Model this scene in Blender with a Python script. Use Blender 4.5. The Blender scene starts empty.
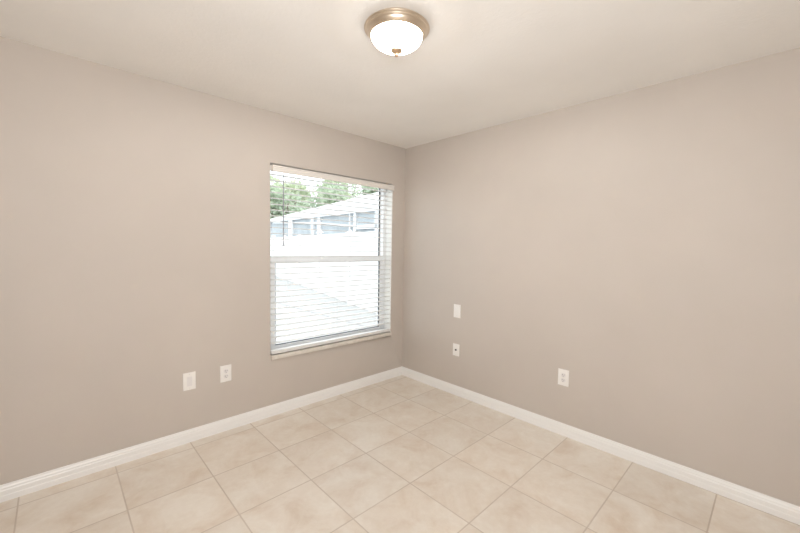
import bpy, bmesh, math, random
from mathutils import Vector, Matrix
random.seed(7)
S = bpy.context.scene
COL = S.collection

# ------------------------------------------------------------------ camera
CAM = Vector((-2.7762, -2.8320, 1.3968))
YAW, PITCH, ROLL, FPX = 0.76549, -0.053207, 0.016924, 367.27
fw = Vector((math.sin(YAW) * math.cos(PITCH), math.cos(YAW) * math.cos(PITCH), math.sin(PITCH)))
rt = Vector((math.cos(YAW), -math.sin(YAW), 0.0))
up = rt.cross(fw)
r2 = rt * math.cos(ROLL) + up * math.sin(ROLL)
u2 = -rt * math.sin(ROLL) + up * math.cos(ROLL)
cd = bpy.data.cameras.new('camera')
cd.sensor_fit = 'HORIZONTAL'; cd.sensor_width = 36.0
cd.lens = FPX / 800.0 * 36.0
cd.clip_start = 0.02; cd.clip_end = 300
cam = bpy.data.objects.new('camera', cd); COL.objects.link(cam)
M = Matrix((r2, u2, -fw)).transposed().to_4x4(); M.translation = CAM
cam.matrix_world = M
S.camera = cam

# ------------------------------------------------------------------ world, sun, exposure
W = bpy.data.worlds.new('sky'); S.world = W; W.use_nodes = True
bgn = W.node_tree.nodes['Background']
bgn.inputs['Color'].default_value = (0.90, 0.95, 1.0, 1)
bgn.inputs['Strength'].default_value = 2.5
sd = bpy.data.lights.new('sun', 'SUN'); sd.energy = 1.0; sd.angle = math.radians(6); sd.color = (1, 0.97, 0.92)
sun = bpy.data.objects.new('sun', sd); COL.objects.link(sun)
sun.location = (-4, -6, 14)
sun.rotation_euler = Vector((0.30, 0.38, -0.90)).to_track_quat('-Z', 'Y').to_euler()
BULB_W, BOWL = 40.0, 9.0                       # bulb inside the ceiling light (W), glow of its glass bowl
ad = bpy.data.lights.new('flash_fill', 'AREA'); ad.shape = 'DISK'; ad.size = 0.7; ad.energy = 33.0; ad.color = (0.975, 0.985, 1.0)
al = bpy.data.objects.new('flash_fill', ad); COL.objects.link(al); al.location = (-2.95, -3.04, 1.46)     # added soft fill behind the camera, standing in for the photographer's flash
al.rotation_euler = Vector((0.66, 0.74, 0.0)).to_track_quat('-Z', 'Y').to_euler()
S.view_settings.view_transform = 'Standard'
S.view_settings.look = 'None'
S.view_settings.gamma = 1.0
S.view_settings.use_curve_mapping = False
S.view_settings.exposure = 0.30
try:
    S.cycles.use_denoising = True
    S.cycles.denoising_prefilter = 'ACCURATE'
    S.cycles.max_bounces = 14; S.cycles.diffuse_bounces = 10; S.cycles.glossy_bounces = 5
    S.cycles.transparent_max_bounces = 16
    S.cycles.sample_clamp_indirect = 8.0
except Exception:
    pass

# ------------------------------------------------------------------ helpers
def tag(o, label=None, cat=None, group=None, kind=None):
    for k, v in (('label', label), ('category', cat), ('group', group), ('kind', kind)):
        if v: o[k] = v
    return o

def obj(name, bm, mat, parent=None, smooth=None, loc=None):
    bmesh.ops.recalc_face_normals(bm, faces=bm.faces)
    me = bpy.data.meshes.new(name); bm.to_mesh(me); bm.free()
    if mat: me.materials.append(mat)
    o = bpy.data.objects.new(name, me); COL.objects.link(o)
    if parent: o.parent = parent
    if loc: o.location = loc
    if smooth is not None:
        for p in me.polygons: p.use_smooth = True
        if smooth < 180:
            try: me.set_sharp_from_angle(angle=math.radians(smooth))
            except Exception: pass
    return o

def empty(name, loc, rz=0.0):
    o = bpy.data.objects.new(name, None); COL.objects.link(o)
    o.location = loc; o.rotation_euler = (0, 0, rz); o.empty_display_size = 0.05
    return o

def box(bm, x0, x1, y0, y1, z0, z1, bev=0.0, seg=2):
    t = bmesh.new()
    v = [t.verts.new((x, y, z)) for x in (x0, x1) for y in (y0, y1) for z in (z0, z1)]
    for f in ((0, 1, 3, 2), (4, 6, 7, 5), (0, 4, 5, 1), (2, 3, 7, 6), (0, 2, 6, 4), (1, 5, 7, 3)):
        t.faces.new([v[i] for i in f])
    bmesh.ops.recalc_face_normals(t, faces=t.faces)
    if bev: bmesh.ops.bevel(t, geom=list(t.edges), offset=bev, segments=seg, affect='EDGES', profile=0.5)
    merge(bm, t)

def merge(bm, t):
    me = bpy.data.meshes.new('tmp'); t.to_mesh(me); t.free()
    bm.from_mesh(me); bpy.data.meshes.remove(me)

def lathe(bm, prof, n=64, cx=0, cy=0):
    rings = []
    for r, z in prof:
        if r < 1e-6: rings.append([bm.verts.new((cx, cy, z))])
        else: rings.append([bm.verts.new((cx + r * math.cos(2 * math.pi * k / n), cy + r * math.sin(2 * math.pi * k / n), z)) for k in range(n)])
    for a, b in zip(rings, rings[1:]):
        for k in range(n):
            l = (k + 1) % n
            if len(a) == 1: bm.faces.new((a[0], b[k], b[l]))
            elif len(b) == 1: bm.faces.new((a[k], a[l], b[0]))
            else: bm.faces.new((a[k], a[l], b[l], b[k]))

def tube(bm, p, q, r, n=10):
    p, q = Vector(p), Vector(q); d = (q - p).normalized()
    a = d.orthogonal().normalized(); b = d.cross(a)
    R = [[bm.verts.new(c + (a * math.cos(2 * math.pi * k / n) + b * math.sin(2 * math.pi * k / n)) * r) for k in range(n)] for c in (p, q)]
    for k in range(n):
        l = (k + 1) % n; bm.faces.new((R[0][k], R[0][l], R[1][l], R[1][k]))
    bm.faces.new(R[0][::-1]); bm.faces.new(R[1])

def beam(bm, p, q, w, h):
    """square bar from p to q, w wide (horizontal), h tall"""
    p, q = Vector(p), Vector(q); d = (q - p).normalized()
    s = d.cross(Vector((0, 0, 1)))
    s = s.normalized() if s.length > 1e-4 else Vector((1, 0, 0))
    t = s.cross(d).normalized()
    R = [[bm.verts.new(c + s * (i * w / 2) + t * (j * h / 2)) for i, j in ((-1, -1), (1, -1), (1, 1), (-1, 1))] for c in (p, q)]
    for k in range(4):
        l = (k + 1) % 4; bm.faces.new((R[0][k], R[0][l], R[1][l], R[1][k]))
    bm.faces.new(R[0][::-1]); bm.faces.new(R[1])

# ------------------------------------------------------------------ materials
def mat(name, col, rough=0.5, metal=0.0, spec=0.5):
    m = bpy.data.materials.new(name); m.use_nodes = True
    b = m.node_tree.nodes['Principled BSDF']
    b.inputs['Base Color'].default_value = (*col, 1); b.inputs['Roughness'].default_value = rough
    b.inputs['Metallic'].default_value = metal; b.inputs['Specular IOR Level'].default_value = spec
    return m

class NT:
    def __init__(s, m): s.t = m.node_tree; s.b = s.t.nodes['Principled BSDF']
    def n(s, typ, **kw):
        nd = s.t.nodes.new(typ)
        for k, v in kw.items(): setattr(nd, k, v)
        return nd
    def l(s, a, b): s.t.links.new(a, b)
    def math(s, op, a, b=None, c=None):
        nd = s.n('ShaderNodeMath', operation=op)
        for i, v in enumerate((a, b, c)):
            if v is None: continue
            if isinstance(v, (int, float)): nd.inputs[i].default_value = v
            else: s.l(v, nd.inputs[i])
        return nd.outputs[0]
    def noise(s, vec, scale, detail=3, rough=0.55, dist=0.0):
        nd = s.n('ShaderNodeTexNoise'); nd.inputs['Scale'].default_value = scale; nd.inputs['Detail'].default_value = detail
        nd.inputs['Roughness'].default_value = rough; nd.inputs['Distortion'].default_value = dist
        s.l(vec, nd.inputs['Vector']); return nd.outputs['Fac']
    def ramp(s, fac, stops):
        nd = s.n('ShaderNodeValToRGB'); e = nd.color_ramp.elements
        while len(e) < len(stops): e.new(0.5)
        for el, (p, c) in zip(e, stops): el.position = p; el.color = (*c, 1)
        s.l(fac, nd.inputs[0]); return nd.outputs['Color']
    def mix(s, f, a, b, mode='MIX'):
        nd = s.n('ShaderNodeMix', data_type='RGBA', blend_type=mode)
        if isinstance(f, (int, float)): nd.inputs[0].default_value = f
        else: s.l(f, nd.inputs[0])
        for i, v in ((6, a), (7, b)):
            if isinstance(v, tuple): nd.inputs[i].default_value = (*v, 1)
            else: s.l(v, nd.inputs[i])
        return nd.outputs[2]
    def bump(s, h, strength, dist):
        nd = s.n('ShaderNodeBump'); nd.inputs['Strength'].default_value = strength; nd.inputs['Distance'].default_value = dist
        s.l(h, nd.inputs['Height']); s.l(nd.outputs[0], s.b.inputs['Normal'])
    def coord(s): return s.n('ShaderNodeTexCoord').outputs['Object']

WALL_COL = (0.534, 0.485, 0.440)
def paint(name, col, bump_s, scale, rough):
    m = mat(name, col, rough, spec=0.3); t = NT(m); c = t.coord()
    big = t.noise(c, 1.3, 3)
    dark = tuple(v * 0.965 for v in col); lite = tuple(min(1, v * 1.03) for v in col)
    t.l(t.ramp(big, [(0.3, dark), (0.7, lite)]), t.b.inputs['Base Color'])
    t.bump(t.noise(c, scale, 2, 0.5), bump_s, 0.002)
    return m
m_wall = paint('wall_paint', WALL_COL, 0.10, 90, 0.55)
m_ceil = paint('ceiling_paint', (0.845, 0.830, 0.802), 0.0, 60, 0.85)
t = NT(m_ceil); c = t.coord()                                      # knock-down ceiling texture
h = t.ramp(t.noise(c, 38, 4, 0.6, 0.4), [(0.48, (0, 0, 0)), (0.60, (1, 1, 1))])
t.bump(h, 0.12, 0.003)
m_reveal = mat('white_reveal_plaster', (0.80, 0.80, 0.775), 0.6)
m_trim = mat('white_trim_paint', (0.82, 0.815, 0.80), 0.35)
m_plate = mat('white_plastic', (0.82, 0.80, 0.77), 0.32)
m_insert = mat('pale_plastic_insert', (0.74, 0.72, 0.71), 0.3)
m_slot = mat('dark_slot', (0.06, 0.055, 0.05), 0.6)
m_screw = mat('painted_screw', (0.72, 0.70, 0.67), 0.35, 0.2)
m_blind = mat('white_vinyl', (0.74, 0.735, 0.72), 0.40)
m_val = mat('cream_valance', (0.70, 0.67, 0.63), 0.45)
m_frame = mat('white_window_frame', (0.86, 0.87, 0.88), 0.35)
m_gasket = mat('dark_gasket', (0.035, 0.04, 0.05), 0.6)
m_wand = mat('grey_clear_wand', (0.30, 0.31, 0.33), 0.25)
m_sill = mat('cream_marble_sill', (0.78, 0.745, 0.68), 0.30)
t = NT(m_sill); t.l(t.ramp(t.noise(t.coord(), 14, 5, 0.65, 1.2), [(0.35, (0.60, 0.56, 0.50)), (0.65, (0.70, 0.665, 0.61))]), t.b.inputs['Base Color'])
m_nickel = mat('brushed_nickel', (0.74, 0.64, 0.52), 0.30, 1.0)
m_brass = mat('aged_brass', (0.72, 0.54, 0.38), 0.28, 1.0)

m_bowl = mat('lit_frosted_glass', (0.9, 0.88, 0.84), 0.35)
b = m_bowl.node_tree.nodes['Principled BSDF']
b.inputs['Emission Color'].default_value = (1.0, 0.98, 0.95, 1); b.inputs['Emission Strength'].default_value = BOWL
nt_ = m_bowl.node_tree; o_ = nt_.nodes['Material Output']; tr_ = nt_.nodes.new('ShaderNodeBsdfTransparent'); mx_ = nt_.nodes.new('ShaderNodeMixShader')
mx_.inputs[0].default_value = 0.35; nt_.links.new(tr_.outputs[0], mx_.inputs[1]); nt_.links.new(b.outputs[0], mx_.inputs[2]); nt_.links.new(mx_.outputs[0], o_.inputs[0])

m_glass = bpy.data.materials.new('window_glass'); m_glass.use_nodes = True
nt = m_glass.node_tree; nt.nodes.remove(nt.nodes['Principled BSDF'])
o_ = nt.nodes['Material Output']; tr = nt.nodes.new('ShaderNodeBsdfTransparent'); gl = nt.nodes.new('ShaderNodeBsdfGlossy')
tr.inputs[0].default_value = (0.97, 0.985, 0.98, 1); gl.inputs['Roughness'].default_value = 0.02
mx = nt.nodes.new('ShaderNodeMixShader'); mx.inputs[0].default_value = 0.05
nt.links.new(tr.outputs[0], mx.inputs[1]); nt.links.new(gl.outputs[0], mx.inputs[2])
nt.links.new(mx.outputs[0], o_.inputs[0])

# floor tiles ------------------------------------------------------
m_floor = mat('beige_ceramic_tile', (0.62, 0.52, 0.41), 0.34)
t = NT(m_floor); c = t.coord()
sep = t.n('ShaderNodeSeparateXYZ'); t.l(c, sep.inputs[0])
X_, Y_ = sep.outputs[0], sep.outputs[1]          # the tiles were laid a touch out of square
u = t.math('ADD', t.math('MULTIPLY_ADD', X_, 2.389, 2.978), t.math('MULTIPLY', Y_, -0.022))
v = t.math('ADD', t.math('MULTIPLY_ADD', Y_, 2.35775, 2.21528), t.math('MULTIPLY', X_, -0.0145))
def edge(x):                                    # distance to the nearest joint, in tiles
    f = t.math('FRACT', x); return t.math('MINIMUM', f, t.math('SUBTRACT', 1.0, f))
e = t.math('MINIMUM', edge(u), edge(v))
cell = t.n('ShaderNodeCombineXYZ'); t.l(t.math('FLOOR', u), cell.inputs[0]); t.l(t.math('FLOOR', v), cell.inputs[1])
wn = t.n('ShaderNodeTexWhiteNoise', noise_dimensions='3D'); t.l(cell.outputs[0], wn.inputs['Vector'])
off = t.n('ShaderNodeVectorMath', operation='SCALE'); t.l(wn.outputs['Color'], off.inputs[0]); off.inputs['Scale'].default_value = 23.0
pv = t.n('ShaderNodeVectorMath', operation='ADD'); t.l(c, pv.inputs[0]); t.l(off.outputs[0], pv.inputs[1])
mott = t.noise(pv.outputs[0], 4.5, 6, 0.62, 0.6)
fine = t.noise(pv.outputs[0], 30, 4, 0.6, 0.3)
base = t.ramp(mott, [(0.30, (0.630, 0.530, 0.430)), (0.45, (0.715, 0.645, 0.560)), (0.64, (0.785, 0.740, 0.670))])
base = t.mix(0.22, base, t.ramp(fine, [(0.3, (0.60, 0.525, 0.445)), (0.7, (0.79, 0.735, 0.67))]))
val = t.math('MULTIPLY_ADD', wn.outputs['Value'], 0.07, 0.965)
vv = t.n('ShaderNodeCombineColor')
for i in range(3): t.l(val, vv.inputs[i])
base = t.mix(1.0, base, vv.outputs[0], 'MULTIPLY')
gm = t.n('ShaderNodeMapRange'); gm.interpolation_type = 'SMOOTHSTEP'; t.l(e, gm.inputs[0])
gm.inputs[1].default_value = 0.0050; gm.inputs[2].default_value = 0.0110; gm.inputs[3].default_value = 1.0; gm.inputs[4].default_value = 0.0
g = t.math('MULTIPLY', gm.outputs[0], t.math('MULTIPLY_ADD', t.noise(c, 2.2, 2), 1.1, 0.25)); g = t.math('MINIMUM', g, 1.0)
t.l(t.mix(g, base, (0.52, 0.445, 0.375)), t.b.inputs['Base Color'])
t.l(t.math('MULTIPLY_ADD', g, 0.4, 0.30), t.b.inputs['Roughness'])
hh = t.math('ADD', t.math('SUBTRACT', 1.0, g), t.math('MULTIPLY', fine, 0.12))
t.bump(hh, 0.35, 0.002)

# outdoors ---------------------------------------------------------
m_patio = mat('pale_concrete', (0.72, 0.71, 0.69), 0.9, spec=0.2)
t = NT(m_patio); c = t.coord()
t.l(t.ramp(t.noise(c, 3, 5), [(0.3, (0.385, 0.385, 0.382)), (0.7, (0.415, 0.415, 0.412))]), t.b.inputs['Base Color'])
m_joint = mat('patio_joint', (0.30, 0.29, 0.29), 0.9)
m_fence = mat('white_vinyl_fence', (0.68, 0.68, 0.68), 0.5)
m_porch = mat('white_aluminium', (0.62, 0.63, 0.645), 0.5)
m_roof = mat('white_metal_roof', (0.53, 0.535, 0.54), 0.6)
m_screen = mat('blue_grey_screen', (0.155, 0.195, 0.245), 0.8, spec=0.2)
t = NT(m_screen); c = t.coord()
t.l(t.ramp(t.noise(c, 1.1, 4, 0.6), [(0.35, (0.35, 0.385, 0.41)), (0.65, (0.44, 0.475, 0.50))]), t.b.inputs['Base Color'])
def leafmat(name, a, bcol):
    m = mat(name, a, 0.6, spec=0.3); t = NT(m); c = t.coord()
    cc = t.ramp(t.noise(c, 0.9, 3), [(0.35, a), (0.65, bcol)]); t.l(cc, t.b.inputs['Base Color'])
    tl = t.n('ShaderNodeBsdfTranslucent'); t.l(cc, tl.inputs[0]); ms = t.n('ShaderNodeMixShader'); ms.inputs[0].default_value = 0.4
    t.l(t.b.outputs[0], ms.inputs[1]); t.l(tl.outputs[0], ms.inputs[2]); t.l(ms.outputs[0], t.t.nodes['Material Output'].inputs[0])
    return m
m_leaf = [leafmat('yellow_green_leaves', (0.47, 0.53, 0.37), (0.66, 0.71, 0.55)), leafmat('mid_green_leaves', (0.41, 0.49, 0.37), (0.60, 0.67, 0.52))]
m_bark = mat('bark', (0.18, 0.14, 0.11), 0.9)

# ------------------------------------------------------------------ the room
RX, RY, H = -3.30, -3.40, 2.44
TH = 0.20
WX0, WX1, WZ0, WZ1 = -1.489, -0.180, 0.500, 2.042          # window opening
def struct(name, bm, m, parent=None, **k):
    o = obj(name, bm, m, parent, **k)
    if not parent: o['kind'] = 'structure'
    return o

bm = bmesh.new(); box(bm, RX - TH, TH, RY - TH, TH, -0.12, 0.0); struct('floor', bm, m_floor)
bm = bmesh.new(); box(bm, RX - TH, TH, RY - TH, TH, H, H + 0.15); struct('ceiling', bm, m_ceil)

# wall_left holds the window: a slab with a hole, bull-nosed round the opening
bm = bmesh.new()
def ring(y, x0, x1, z0, z1): return [bm.verts.new(p) for p in ((x0, y, z0), (x1, y, z0), (x1, y, z1), (x0, y, z1))]
fo, fi = ring(0, RX, 0, 0, H), ring(0, WX0, WX1, WZ0, WZ1)
bo, bi = ring(TH, RX, 0, 0, H), ring(TH, WX0, WX1, WZ0, WZ1)
for k in range(4):
    l = (k + 1) % 4
    bm.faces.new((fo[k], fo[l], fi[l], fi[k])); bm.faces.new((bo[k], bi[k], bi[l], bo[l]))
    bm.faces.new((fi[k], fi[l], bi[l], bi[k])); bm.faces.new((fo[k], bo[k], bo[l], fo[l]))
bm.verts.index_update()
ed = [e_ for e_ in bm.edges if e_.verts[0] in fi and e_.verts[1] in fi]
ed = [e_ for e_ in ed if max(e_.verts[0].co.z, e_.verts[1].co.z) > WZ0 + 0.01]
bmesh.ops.bevel(bm, geom=ed, offset=0.010, segments=5, affect='EDGES', profile=0.5)
wl = struct('wall_left', bm, m_wall, smooth=30)
wl.data.materials.append(m_reveal)                      # the plastered reveal round the window is white
for p_ in wl.data.polygons:
    c_ = p_.center
    if WX0 - 0.02 < c_.x < WX1 + 0.02 and c_.z < WZ1 + 0.02 and abs(p_.normal.x) > 0.8 and 0.001 < c_.y < TH - 0.001: p_.material_index = 1
bm = bmesh.new(); box(bm, 0, TH, RY - TH, TH, 0, H); struct('wall_right', bm, m_wall)
bm = bmesh.new(); box(bm, RX - TH, RX, RY - TH, TH, 0, H); struct('wall_side', bm, m_wall)
bm = bmesh.new(); box(bm, RX, 0, RY - TH, RY, 0, H); struct('wall_back', bm, m_wall)

# baseboards: one moulded profile (out from the wall, up)
PROF = [(0, 0), (0.0135, 0), (0.0135, 0.030), (0.0120, 0.034), (0.0120, 0.058), (0.0095, 0.064), (0.0095, 0.072),
        (0.0060, 0.080), (0.0050, 0.087), (0.0030, 0.090), (0, 0.090)]
def baseboard(name, pts_fn, length0, length1):
    bm = bmesh.new()
    A = [bm.verts.new(pts_fn(length0, o, z, True)) for o, z in PROF]
    B = [bm.verts.new(pts_fn(length1, o, z, False)) for o, z in PROF]
    for k in range(len(PROF)):
        l = (k + 1) % len(PROF); bm.faces.new((A[k], A[l], B[l], B[k]))
    bm.faces.new(A); bm.faces.new(B[::-1])
    return struct(name, bm, m_trim)
baseboard('baseboard_left', lambda s, o, z, st: (s + (o if st else -o), -o, z), RX, 0.0)        # mitred at both ends
baseboard('baseboard_right', lambda s, o, z, st: (-o, s + (o if st else -o), z), RY, 0.0)
baseboard('baseboard_side', lambda s, o, z, st: (RX + o, s + (o if st else -o), z), RY, 0.0)
baseboard('baseboard_back', lambda s, o, z, st: (s + (o if st else -o), RY + o, z), RX, 0.0)

# ------------------------------------------------------------------ window
win = empty('window_1', (0, 0, 0)); win['kind'] = 'structure'
def frame(bm, x0, x1, z0, z1, y0, y1, l, r, bt, tp, bev=0.002):
    box(bm, x0, x0 + l, y0, y1, z0, z1, bev); box(bm, x1 - r, x1, y0, y1, z0, z1, bev)
    box(bm, x0 + l, x1 - r, y0, y1, z0, z0 + bt, bev); box(bm, x0 + l, x1 - r, y0, y1, z1 - tp, z1, bev)
YF = 0.100
bm = bmesh.new(); frame(bm, WX0, WX1, WZ0, WZ1, YF, 0.185, 0.036, 0.036, 0.030, 0.016); obj('window_frame', bm, m_frame, win)
MZ0, MZ1 = 1.247, 1.298
bm = bmesh.new(); box(bm, WX0 + 0.036, WX1 - 0.036, YF - 0.006, YF + 0.03, MZ0, MZ1, 0.004)
box(bm, -0.96, -0.88, YF - 0.014, YF - 0.004, MZ1 - 0.02, MZ1 - 0.002, 0.002); obj('meeting_rail', bm, m_frame, win)
SX0, SX1 = WX0 + 0.036, WX1 - 0.036
bm = bmesh.new()
box(bm, SX0, SX0 + 0.052, YF + 0.004, YF + 0.034, 0.53, MZ0, 0.003); box(bm, SX1 - 0.030, SX1, YF + 0.004, YF + 0.034, 0.53, MZ0, 0.003)
box(bm, SX0 + 0.052, SX1 - 0.030, YF + 0.004, YF + 0.034, 0.53, 0.544, 0.003)
obj('lower_sash', bm, m_frame, win)
def gasket(x0, x1, z0, z1, y, l_, r_, b_, t_):
    bm = bmesh.new(); frame(bm, x0, x1, z0, z1, y, y + 0.006, l_, r_, b_, t_, 0)
    return obj('glazing_gasket', bm, m_gasket, win)
LX0, LX1 = SX0 + 0.052, SX1 - 0.030
bm = bmesh.new(); box(bm, LX0, LX1, YF + 0.020, YF + 0.024, 0.544, MZ0); g1 = obj('glass_pane', bm, m_glass, win)
gasket(LX0, LX1, 0.544, MZ0, YF + 0.012, 0.005, 0.012, 0.007, 0.004)
# fixed upper light, set further out
UX0, UX1 = SX0 + 0.012, SX1 - 0.006
bm = bmesh.new(); frame(bm, SX0, SX1, MZ1 - 0.03, WZ1 - 0.016, YF + 0.040, YF + 0.066, 0.012, 0.006, 0.03, 0.012, 0.001); obj('upper_sash', bm, m_frame, win)
bm = bmesh.new(); box(bm, UX0, UX1, YF + 0.053, YF + 0.057, MZ1, WZ1 - 0.028); obj('glass_pane', bm, m_glass, win)
gasket(UX0, UX1, MZ1, WZ1 - 0.028, YF + 0.046, 0.004, 0.013, 0.003, 0.002)
bm = bmesh.new(); box(bm, WX0 + 0.001, WX1 - 0.001, -0.022, YF, 0.466, WZ0, 0.0)
bmesh.ops.bevel(bm, geom=[e_ for e_ in bm.edges if all(v_.co.y < -0.01 for v_ in e_.verts)], offset=0.005, segments=3, affect='EDGES', profile=0.5)
obj('window_sill', bm, m_sill, win, smooth=40)

# ------------------------------------------------------------------ blind
bl = empty('window_blind', (0.5 * (WX0 + WX1), 0.02, WZ1))
tag(bl, 'white two-inch slatted blind with cream valance, hung inside the window opening', 'blind')
inv = Matrix.Translation(-bl.location)
def bobj(name, bm, m, **k):
    bmesh.ops.transform(bm, matrix=inv, verts=bm.verts); return obj(name, bm, m, bl, **k)
BX0, BX1 = WX0 + 0.006, WX1 - 0.006
bm = bmesh.new(); box(bm, BX0, BX1, 0.0, 0.052, 1.994, 2.022, 0.002); bobj('head_rail', bm, m_blind)
bm = bmesh.new()                                    # valance: stepped moulding with returns
vp = [(-0.018, 1.975), (-0.029, 1.975), (-0.031, 1.978), (-0.031, 1.984), (-0.028, 1.988), (-0.028, 2.012), (-0.031, 2.016), (-0.032, 2.021), (-0.030, 2.025), (-0.018, 2.025)]
VX0, VX1 = -1.484, -0.183
A = [bm.verts.new((VX0, y, z)) for y, z in vp]; B = [bm.verts.new((VX1, y, z)) for y, z in vp]
for k in range(len(vp)):
    l = (k + 1) % len(vp); bm.faces.new((A[k], A[l], B[l], B[k]))
bm.faces.new(A); bm.faces.new(B[::-1])
box(bm, WX0, BX0, 0.0, 0.052, 1.990, 2.024); box(bm, BX1, WX1, 0.0, 0.052, 1.990, 2.024)      # side brackets
box(bm, VX0, VX0 + 0.010, -0.018, 0.0, 1.975, 2.025); box(bm, VX1 - 0.010, VX1, -0.018, 0.0, 1.975, 2.025)
bobj('valance', bm, m_val)
PITCH_S, ZT, ZB = 0.0470, 1.958, 0.560
ns = int((ZT - ZB) / PITCH_S) + 1
bm = bmesh.new()
for k in range(ns):
    z = ZT - k * PITCH_S
    n_ = 4; prev = None                             # slightly crowned slat, 50 mm deep
    top = [[bm.verts.new((x, -0.003 + 0.050 * j / n_, z + 0.0018 * (1 - (2 * j / n_ - 1) ** 2) + dz)) for j in range(n_ + 1)] for dz in (0.0021, -0.0021) for x in (BX0 + 0.002, BX1 - 0.002)]
    a, b_, c_, d_ = top
    for j in range(n_):
        bm.faces.new((a[j], b_[j], b_[j + 1], a[j + 1])); bm.faces.new((c_[j], c_[j + 1], d_[j + 1], d_[j]))
        bm.faces.new((a[j], a[j + 1], c_[j + 1], c_[j])); bm.faces.new((b_[j], d_[j], d_[j + 1], b_[j + 1]))
    bm.faces.new((a[0], c_[0], d_[0], b_[0])); bm.faces.new((a[-1], b_[-1], d_[-1], c_[-1]))
bobj('slats', bm, m_blind)
bm = bmesh.new(); box(bm, BX0, BX1, -0.003, 0.049, 0.505, 0.533, 0.004); bobj('bottom_rail', bm, m_blind)
for x in (-1.33, -0.84, -0.35):
    bm = bmesh.new()
    for y in (-0.0045, 0.0485): tube(bm, (x, y, 0.52), (x, y, 1.99), 0.0006, 6)
    bobj('ladder_cord', bm, m_blind)
bm = bmesh.new(); tube(bm, (-1.388, -0.014, 1.395), (-1.388, -0.014, 1.955), 0.0042, 8)
tube(bm, (-1.388, -0.014, 1.955), (-1.388, -0.008, 1.99), 0.0015, 6); tube(bm, (-1.388, -0.014, 1.388), (-1.388, -0.014, 1.412), 0.0058, 8)
w = bobj('tilt_wand', bm, m_wand, smooth=40); w['label'] = 'grey clear tilt wand'

# ------------------------------------------------------------------ ceiling light
LX, LY = -1.561, -1.519
cl = empty('ceiling_light', (LX, LY, H))
tag(cl, 'round flush-mount ceiling light with lit frosted bowl and nickel rim', 'ceiling light')
K = 0.93
bm = bmesh.new(); lathe(bm, [(r_ * K, z_) for r_, z_ in [(0, 0), (0.140, 0), (0.146, -0.004), (0.158, -0.013), (0.164, -0.017), (0.166, -0.021), (0.163, -0.025), (0.158, -0.027), (0.1565, -0.031), (0.151, -0.034), (0.1495, -0.037),
                             (0.147, -0.041), (0.142, -0.047), (0.136, -0.052), (0.131, -0.054), (0.1295, -0.050), (0.1295, -0.014), (0, -0.014)]])
p_ = obj('canopy', bm, m_nickel, cl, smooth=35); p_['label'] = 'brushed nickel stepped rim'
bm = bmesh.new()
R0, D0 = 0.121, 0.061
lathe(bm, [(0.1, -0.042)] + [(R0 * math.cos(a) ** 0.9, -0.050 - D0 * math.sin(a)) for a in [math.radians(90 * k / 18) for k in range(18)]] + [(0, -0.050 - D0)])
obj('glass_bowl', bm, m_bowl, cl, smooth=180)
zb = -0.050 - D0
bm = bmesh.new()
lathe(bm, [(0, zb + 0.004), (0.022, zb + 0.002), (0.0275, zb - 0.003), (0.0285, zb - 0.007), (0.026, zb - 0.011), (0.018, zb - 0.016), (0.011, zb - 0.019), (0.0085, zb - 0.022),
           (0.010, zb - 0.026), (0.0090, zb - 0.030), (0.005, zb - 0.034), (0, zb - 0.035)], 32)
f_ = obj('finial', bm, m_brass, cl, smooth=50); f_['label'] = 'aged brass finial knob'
bd = bpy.data.lights.new('bulb', 'POINT'); bd.energy = BULB_W; bd.shadow_soft_size = 0.03; bd.color = (1.0, 0.985, 0.955)
bo_ = bpy.data.objects.new('bulb', bd); COL.objects.link(bo_); bo_.parent = cl; bo_.location = (0, 0, -0.052)

# ------------------------------------------------------------------ wall plates
# built in local space facing -Y (x right, z up, back at y=0), then turned onto the wall
def plate_body(bm, w=0.079, h_=0.123, d=0.006):
    box(bm, -w / 2, w / 2, -d, 0, -h_ / 2, h_ / 2, 0.0)
    ee = [e_ for e_ in bm.edges if all(v_.co.y < -d + 1e-4 for v_ in e_.verts)]
    bmesh.ops.bevel(bm, geom=ee, offset=0.0035, segments=3, affect='EDGES', profile=0.5)
def screw(root, z):
    bm = bmesh.new()
    t_ = bmesh.new(); lathe(t_, [(0, 0), (0.0034, 0), (0.0030, 0.0010), (0, 0.0014)], 16)
    bmesh.ops.rotate(t_, verts=t_.verts, cent=(0, 0, 0), matrix=Matrix.Rotation(math.radians(90), 3, 'X'))
    bmesh.ops.translate(t_, verts=t_.verts, vec=(0, -0.0058, z)); merge(bm, t_)
    obj('screw', bm, m_screw, root)
def place(name, wall, a, z, label, cat, group=None):
    root = empty(name, (a, 0, z) if wall == 'L' else (0, a, z), 0 if wall == 'L' else math.radians(-90))
    tag(root, label, cat, group); return root
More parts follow.
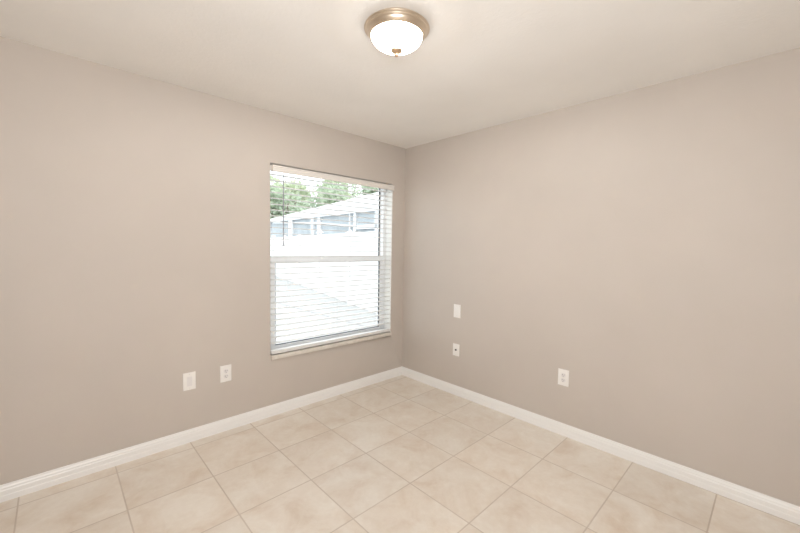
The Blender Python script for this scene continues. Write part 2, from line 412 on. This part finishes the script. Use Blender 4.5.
def outlet(wall, a, z, label):
    root = place('wall_outlet', wall, a, z, label, 'outlet', 'duplex wall outlets')
    bm = bmesh.new(); plate_body(bm); obj('cover_plate', bm, m_plate, root, smooth=30)
    for s in (1, -1):
        bm = bmesh.new()
        lathe(bm, [(0, 0), (0.0172, 0), (0.0172, 0.0016), (0.0165, 0.0022), (0, 0.0022)], 32)
        for v_ in bm.verts: v_.co.y = max(-0.0140, min(0.0140, v_.co.y))
        bmesh.ops.rotate(bm, verts=bm.verts, cent=(0, 0, 0), matrix=Matrix.Rotation(math.radians(90), 3, 'X'))
        bmesh.ops.translate(bm, verts=bm.verts, vec=(0, -0.0058, s * 0.0195))
        r_ = obj('receptacle', bm, m_insert, root)
        for x_, hh_ in ((-0.0064, 0.0085), (0.0064, 0.0070)):
            bm = bmesh.new(); box(bm, x_ - 0.0013, x_ + 0.0013, -0.0083, -0.0079, s * 0.0195 + 0.003 - hh_ / 2, s * 0.0195 + 0.003 + hh_ / 2)
            obj('slot', bm, m_slot, r_)
        bm = bmesh.new(); lathe(bm, [(0, 0), (0.0026, 0), (0.0026, 0.0004), (0, 0.0004)], 14)
        bmesh.ops.rotate(bm, verts=bm.verts, cent=(0, 0, 0), matrix=Matrix.Rotation(math.radians(90), 3, 'X'))
        bmesh.ops.translate(bm, verts=bm.verts, vec=(0, -0.0079, s * 0.0195 - 0.0075)); obj('ground_hole', bm, m_slot, r_)
    screw(root, 0)
    return root
outlet('L', -1.838, 0.433, 'white duplex outlet on the left wall, below and left of the window')
outlet('R', -1.737, 0.438, 'white duplex outlet on the right wall, low beside the floor, nearest the camera')
r = place('blank_plate', 'L', -2.081, 0.434, 'white cover plate with blank insert, left of the outlet on the window wall', 'wall plate')
bm = bmesh.new(); plate_body(bm, 0.079, 0.123); obj('cover_plate', bm, m_plate, r, smooth=30)
bm = bmesh.new(); box(bm, -0.0165, 0.0165, -0.0075, -0.0055, -0.0335, 0.0335, 0.0008); obj('blank_insert', bm, m_insert, r)
screw(r, 0.048); screw(r, -0.048)
r = place('blank_plate', 'R', -0.733, 0.802, 'plain white blank plate on the right wall, above the small jack plate', 'wall plate')
bm = bmesh.new(); plate_body(bm, 0.078, 0.124); obj('cover_plate', bm, m_plate, r, smooth=30)
screw(r, 0.042); screw(r, -0.042)
r = place('jack_plate', 'R', -0.732, 0.432, 'white jack plate with one dark round socket, low on the right wall', 'wall plate')
bm = bmesh.new(); plate_body(bm, 0.074, 0.115); obj('cover_plate', bm, m_plate, r, smooth=30)
bm = bmesh.new(); lathe(bm, [(0, 0), (0.0095, 0), (0.0095, 0.002), (0.0070, 0.0030), (0.0062, 0.0085), (0, 0.0085)], 20)
bmesh.ops.rotate(bm, verts=bm.verts, cent=(0, 0, 0), matrix=Matrix.Rotation(math.radians(90), 3, 'X'))
bmesh.ops.translate(bm, verts=bm.verts, vec=(0, -0.0058, 0)); j = obj('socket', bm, m_slot, r); j['label'] = 'dark round socket'
screw(r, 0.042); screw(r, -0.042)

# ------------------------------------------------------------------ outdoors
GZ = -0.15
bm = bmesh.new(); box(bm, -12, 45, TH, 50, GZ - 0.2, GZ); struct('patio', bm, m_patio)
bm = bmesh.new(); box(bm, 1.60, 1.64, TH + 0.6, 9, GZ, GZ + 0.004); jn = struct('patio_joint', bm, m_joint)

# white fence running away from the window
fd = Vector((3.04, 12.21, 0)).normalized(); F0 = Vector((2.66, 3.56, GZ)) - fd * 1.6
fr_ = empty('vinyl_fence', F0); tag(fr_, 'white solid vinyl fence running away outside the window', 'fence')
FL, FH = 19.0, 1.90
nrm = Vector((-fd.y, fd.x, 0))
def fobj(name, bm, m=m_fence): return obj(name, bm, m, fr_)
bm = bmesh.new(); beam(bm, fd * 0 + Vector((0, 0, FH / 2 - 0.02)), fd * FL + Vector((0, 0, FH / 2 - 0.02)), 0.04, FH - 0.06); fobj('panel', bm)
bm = bmesh.new(); beam(bm, Vector((0, 0, FH - 0.045)), fd * FL + Vector((0, 0, FH - 0.045)), 0.06, 0.09); fobj('top_rail', bm)
def sfence(k): return 1.6 + k
for s in (1.6 - 1.3, 1.6 + 4.27 - 2.6, 1.6 + 4.27, 1.6 + 4.27 + 2.54, 1.6 + 4.27 + 5.08, 1.6 + 11.92, 1.6 + 14.5):
    q = fd * s
    bm = bmesh.new(); tall = 0.10 if abs(s - 5.87) < 0.01 or abs(s - 13.52) < 0.01 else 0.03
    box(bm, q.x - 0.045, q.x + 0.045, q.y - 0.045, q.y + 0.045, 0, FH + tall - 0.04); p_ = fobj('post', bm)
    bm = bmesh.new(); box(bm, q.x - 0.09, q.x + 0.09, q.y - 0.09, q.y + 0.09, FH + tall - 0.04, FH + tall - 0.015, 0.006)
    c_ = [bm.verts.new((q.x + i * 0.075, q.y + j_ * 0.075, FH + tall - 0.015)) for i, j_ in ((-1, -1), (1, -1), (1, 1), (-1, 1))]
    a_ = bm.verts.new((q.x, q.y, FH + tall + 0.05))
    for k in range(4): bm.faces.new((c_[k], c_[(k + 1) % 4], a_))
    obj('post_cap', bm, m_fence, p_)

# screened porch with a white roof, beyond the fence
E0 = Vector((7.07, 8.83, 0)); E1 = Vector((7.99, 20.66, 0)); ed_ = (E1 - E0); EL = ed_.length; ed_.normalize()
sd_ = Vector((ed_.y, -ed_.x, 0))                       # into the porch
po = empty('screened_porch', (E0.x, E0.y, GZ)); tag(po, 'white-roofed porch with blue-grey screens and white posts beyond the fence', 'porch')
EH = 2.90 - GZ
def P(s, z, o=0.0):
    q = ed_ * s + sd_ * o; return Vector((q.x, q.y, z))
posts = [(-1.2, 0.26), (0.0, 0.20), (0.139 * EL, 0.20), (0.175 * EL, 0.10), (0.43 * EL, 0.34), (0.4945 * EL, 0.32), (0.738 * EL, 0.62), (1.03 * EL, 0.3)]
for s, wd in posts:
    bm = bmesh.new(); beam(bm, P(s - wd / 2, EH / 2, 0.0), P(s + wd / 2, EH / 2, 0.0), 0.10, EH); obj('post', bm, m_porch, po)
for (s0, w0), (s1, w1) in zip(posts, posts[1:]):
    bm = bmesh.new(); beam(bm, P(s0 + w0 / 2, EH / 2, 0.06), P(s1 - w1 / 2, EH / 2, 0.06), 0.02, EH - 0.02); obj('screen_panel', bm, m_screen, po)
for z_ in (2.235,):                                    # broad rail in the near bay
    bm = bmesh.new(); beam(bm, P(-1.1, z_ - GZ, -0.02), P(0.125 * EL, z_ - GZ, -0.02), 0.06, 0.19); obj('rail', bm, m_porch, po)
bm = bmesh.new(); beam(bm, P(0.15 * EL, 2.31 - GZ, -0.02), P(0.43 * EL, 2.575 - GZ, -0.02), 0.05, 0.065); obj('rail', bm, m_porch, po)
bm = bmesh.new(); beam(bm, P(0.43 * EL, 2.575 - GZ, -0.02), P(0.98 * EL, 2.83 - GZ, -0.02), 0.05, 0.085); obj('rail', bm, m_porch, po)
bm = bmesh.new(); beam(bm, P(-1.6, EH + 0.07, -0.06), P(EL * 1.06, EH + 0.07, -0.06), 0.05, 0.20); obj('fascia', bm, m_porch, po)
TT = Vector((12.32, 14.99, 4.82 - GZ)) - Vector((E0.x, E0.y, 0))
EZ = EH + 0.17
c0, c1 = P(-1.7, EZ, -0.1), P(EL * 1.06, EZ, -0.1)
# hip roof: eave, hip ends, ridge
so = (TT - c1)
T1 = c1 + so * 1.0
T1.z = TT.z
T0 = P(-1.7, T1.z, sd_.dot(Vector((T1.x, T1.y, 0))))
w2 = 2 * sd_.dot(Vector((T1.x, T1.y, 0)))
d0, d1 = P(-1.7, EZ, w2), P(EL * 1.06, EZ, w2)
bm = bmesh.new(); vs = [bm.verts.new(q) for q in (c0, c1, d1, d0, T0, T1)]
for f in ((0, 1, 5, 4), (1, 2, 5), (2, 3, 4, 5), (3, 0, 4), (0, 3, 2, 1)): bm.faces.new([vs[i] for i in f])
obj('roof', bm, m_roof, po)

# trees behind the porch
def tree(x, y, hgt, rad, k, label, n=4200):
    root = empty('leafy_tree', (x, y, GZ)); tag(root, label, 'tree', 'trees behind the porch')
    rnd = random.Random(k * 17 + 3)
    bm = bmesh.new(); tube(bm, (0, 0, 0), (0.1, 0.05, hgt * 0.55), 0.16, 10)
    for q in range(5):
        a = q * 1.26 + k; tube(bm, (0.06, 0.03, hgt * 0.40), (math.cos(a) * rad * 0.55, math.sin(a) * rad * 0.55, hgt * (0.62 + 0.05 * q)), 0.06, 8)
    obj('trunk', bm, m_bark, root, smooth=60)
    lobes = [(Vector((rnd.uniform(-.6, .6) * rad, rnd.uniform(-.6, .6) * rad, hgt * rnd.uniform(0.36, 0.86))), rad * rnd.uniform(.36, .6)) for _ in range(13)]
    bm = bmesh.new()
    for _ in range(n):
        c0_, r_ = rnd.choice(lobes)
        d = Vector((rnd.gauss(0, 1), rnd.gauss(0, 1), rnd.gauss(0, 1))).normalized()
        p = c0_ + d * r_ * rnd.uniform(0.45, 1.05) ** 0.6
        s = rnd.uniform(0.09, 0.20)
        a = Vector((rnd.gauss(0, 1), rnd.gauss(0, 1), rnd.gauss(0, .6))).normalized(); b2 = a.orthogonal().normalized()
        b2.rotate(Matrix.Rotation(rnd.uniform(0, 6.28), 3, a))
        vs_ = [bm.verts.new(p + a * s * 1.4), bm.verts.new(p + b2 * s * 0.7), bm.verts.new(p - a * s * 1.4), bm.verts.new(p - b2 * s * 0.7)]
        bm.faces.new(vs_)
    obj('crown', bm, m_leaf[k % 2], root)
tree(8.8, 31.5, 7.0, 2.6, 0, 'leftmost pale green tree seen above the porch roof')
tree(10.8, 25.3, 6.2, 2.3, 1, 'second tree from the left above the porch roof, in front of the leftmost')
tree(14.6, 31.5, 8.9, 2.7, 2, 'third tree from the left above the porch roof')
tree(15.9, 25.3, 7.4, 2.4, 3, 'fourth tree from the left, above the middle of the porch roof')
tree(20.6, 31.5, 10.2, 2.9, 4, 'fifth tree from the left, behind the high part of the porch roof')
tree(21.2, 25.3, 9.2, 2.5, 5, 'sixth tree from the left, above the high part of the porch roof')
tree(25.6, 38.0, 12.2, 3.6, 7, 'large pale tree far behind the porch, between the fourth and sixth')
tree(26.5, 25.3, 9.8, 2.7, 6, 'rightmost tree showing above the high end of the porch roof')
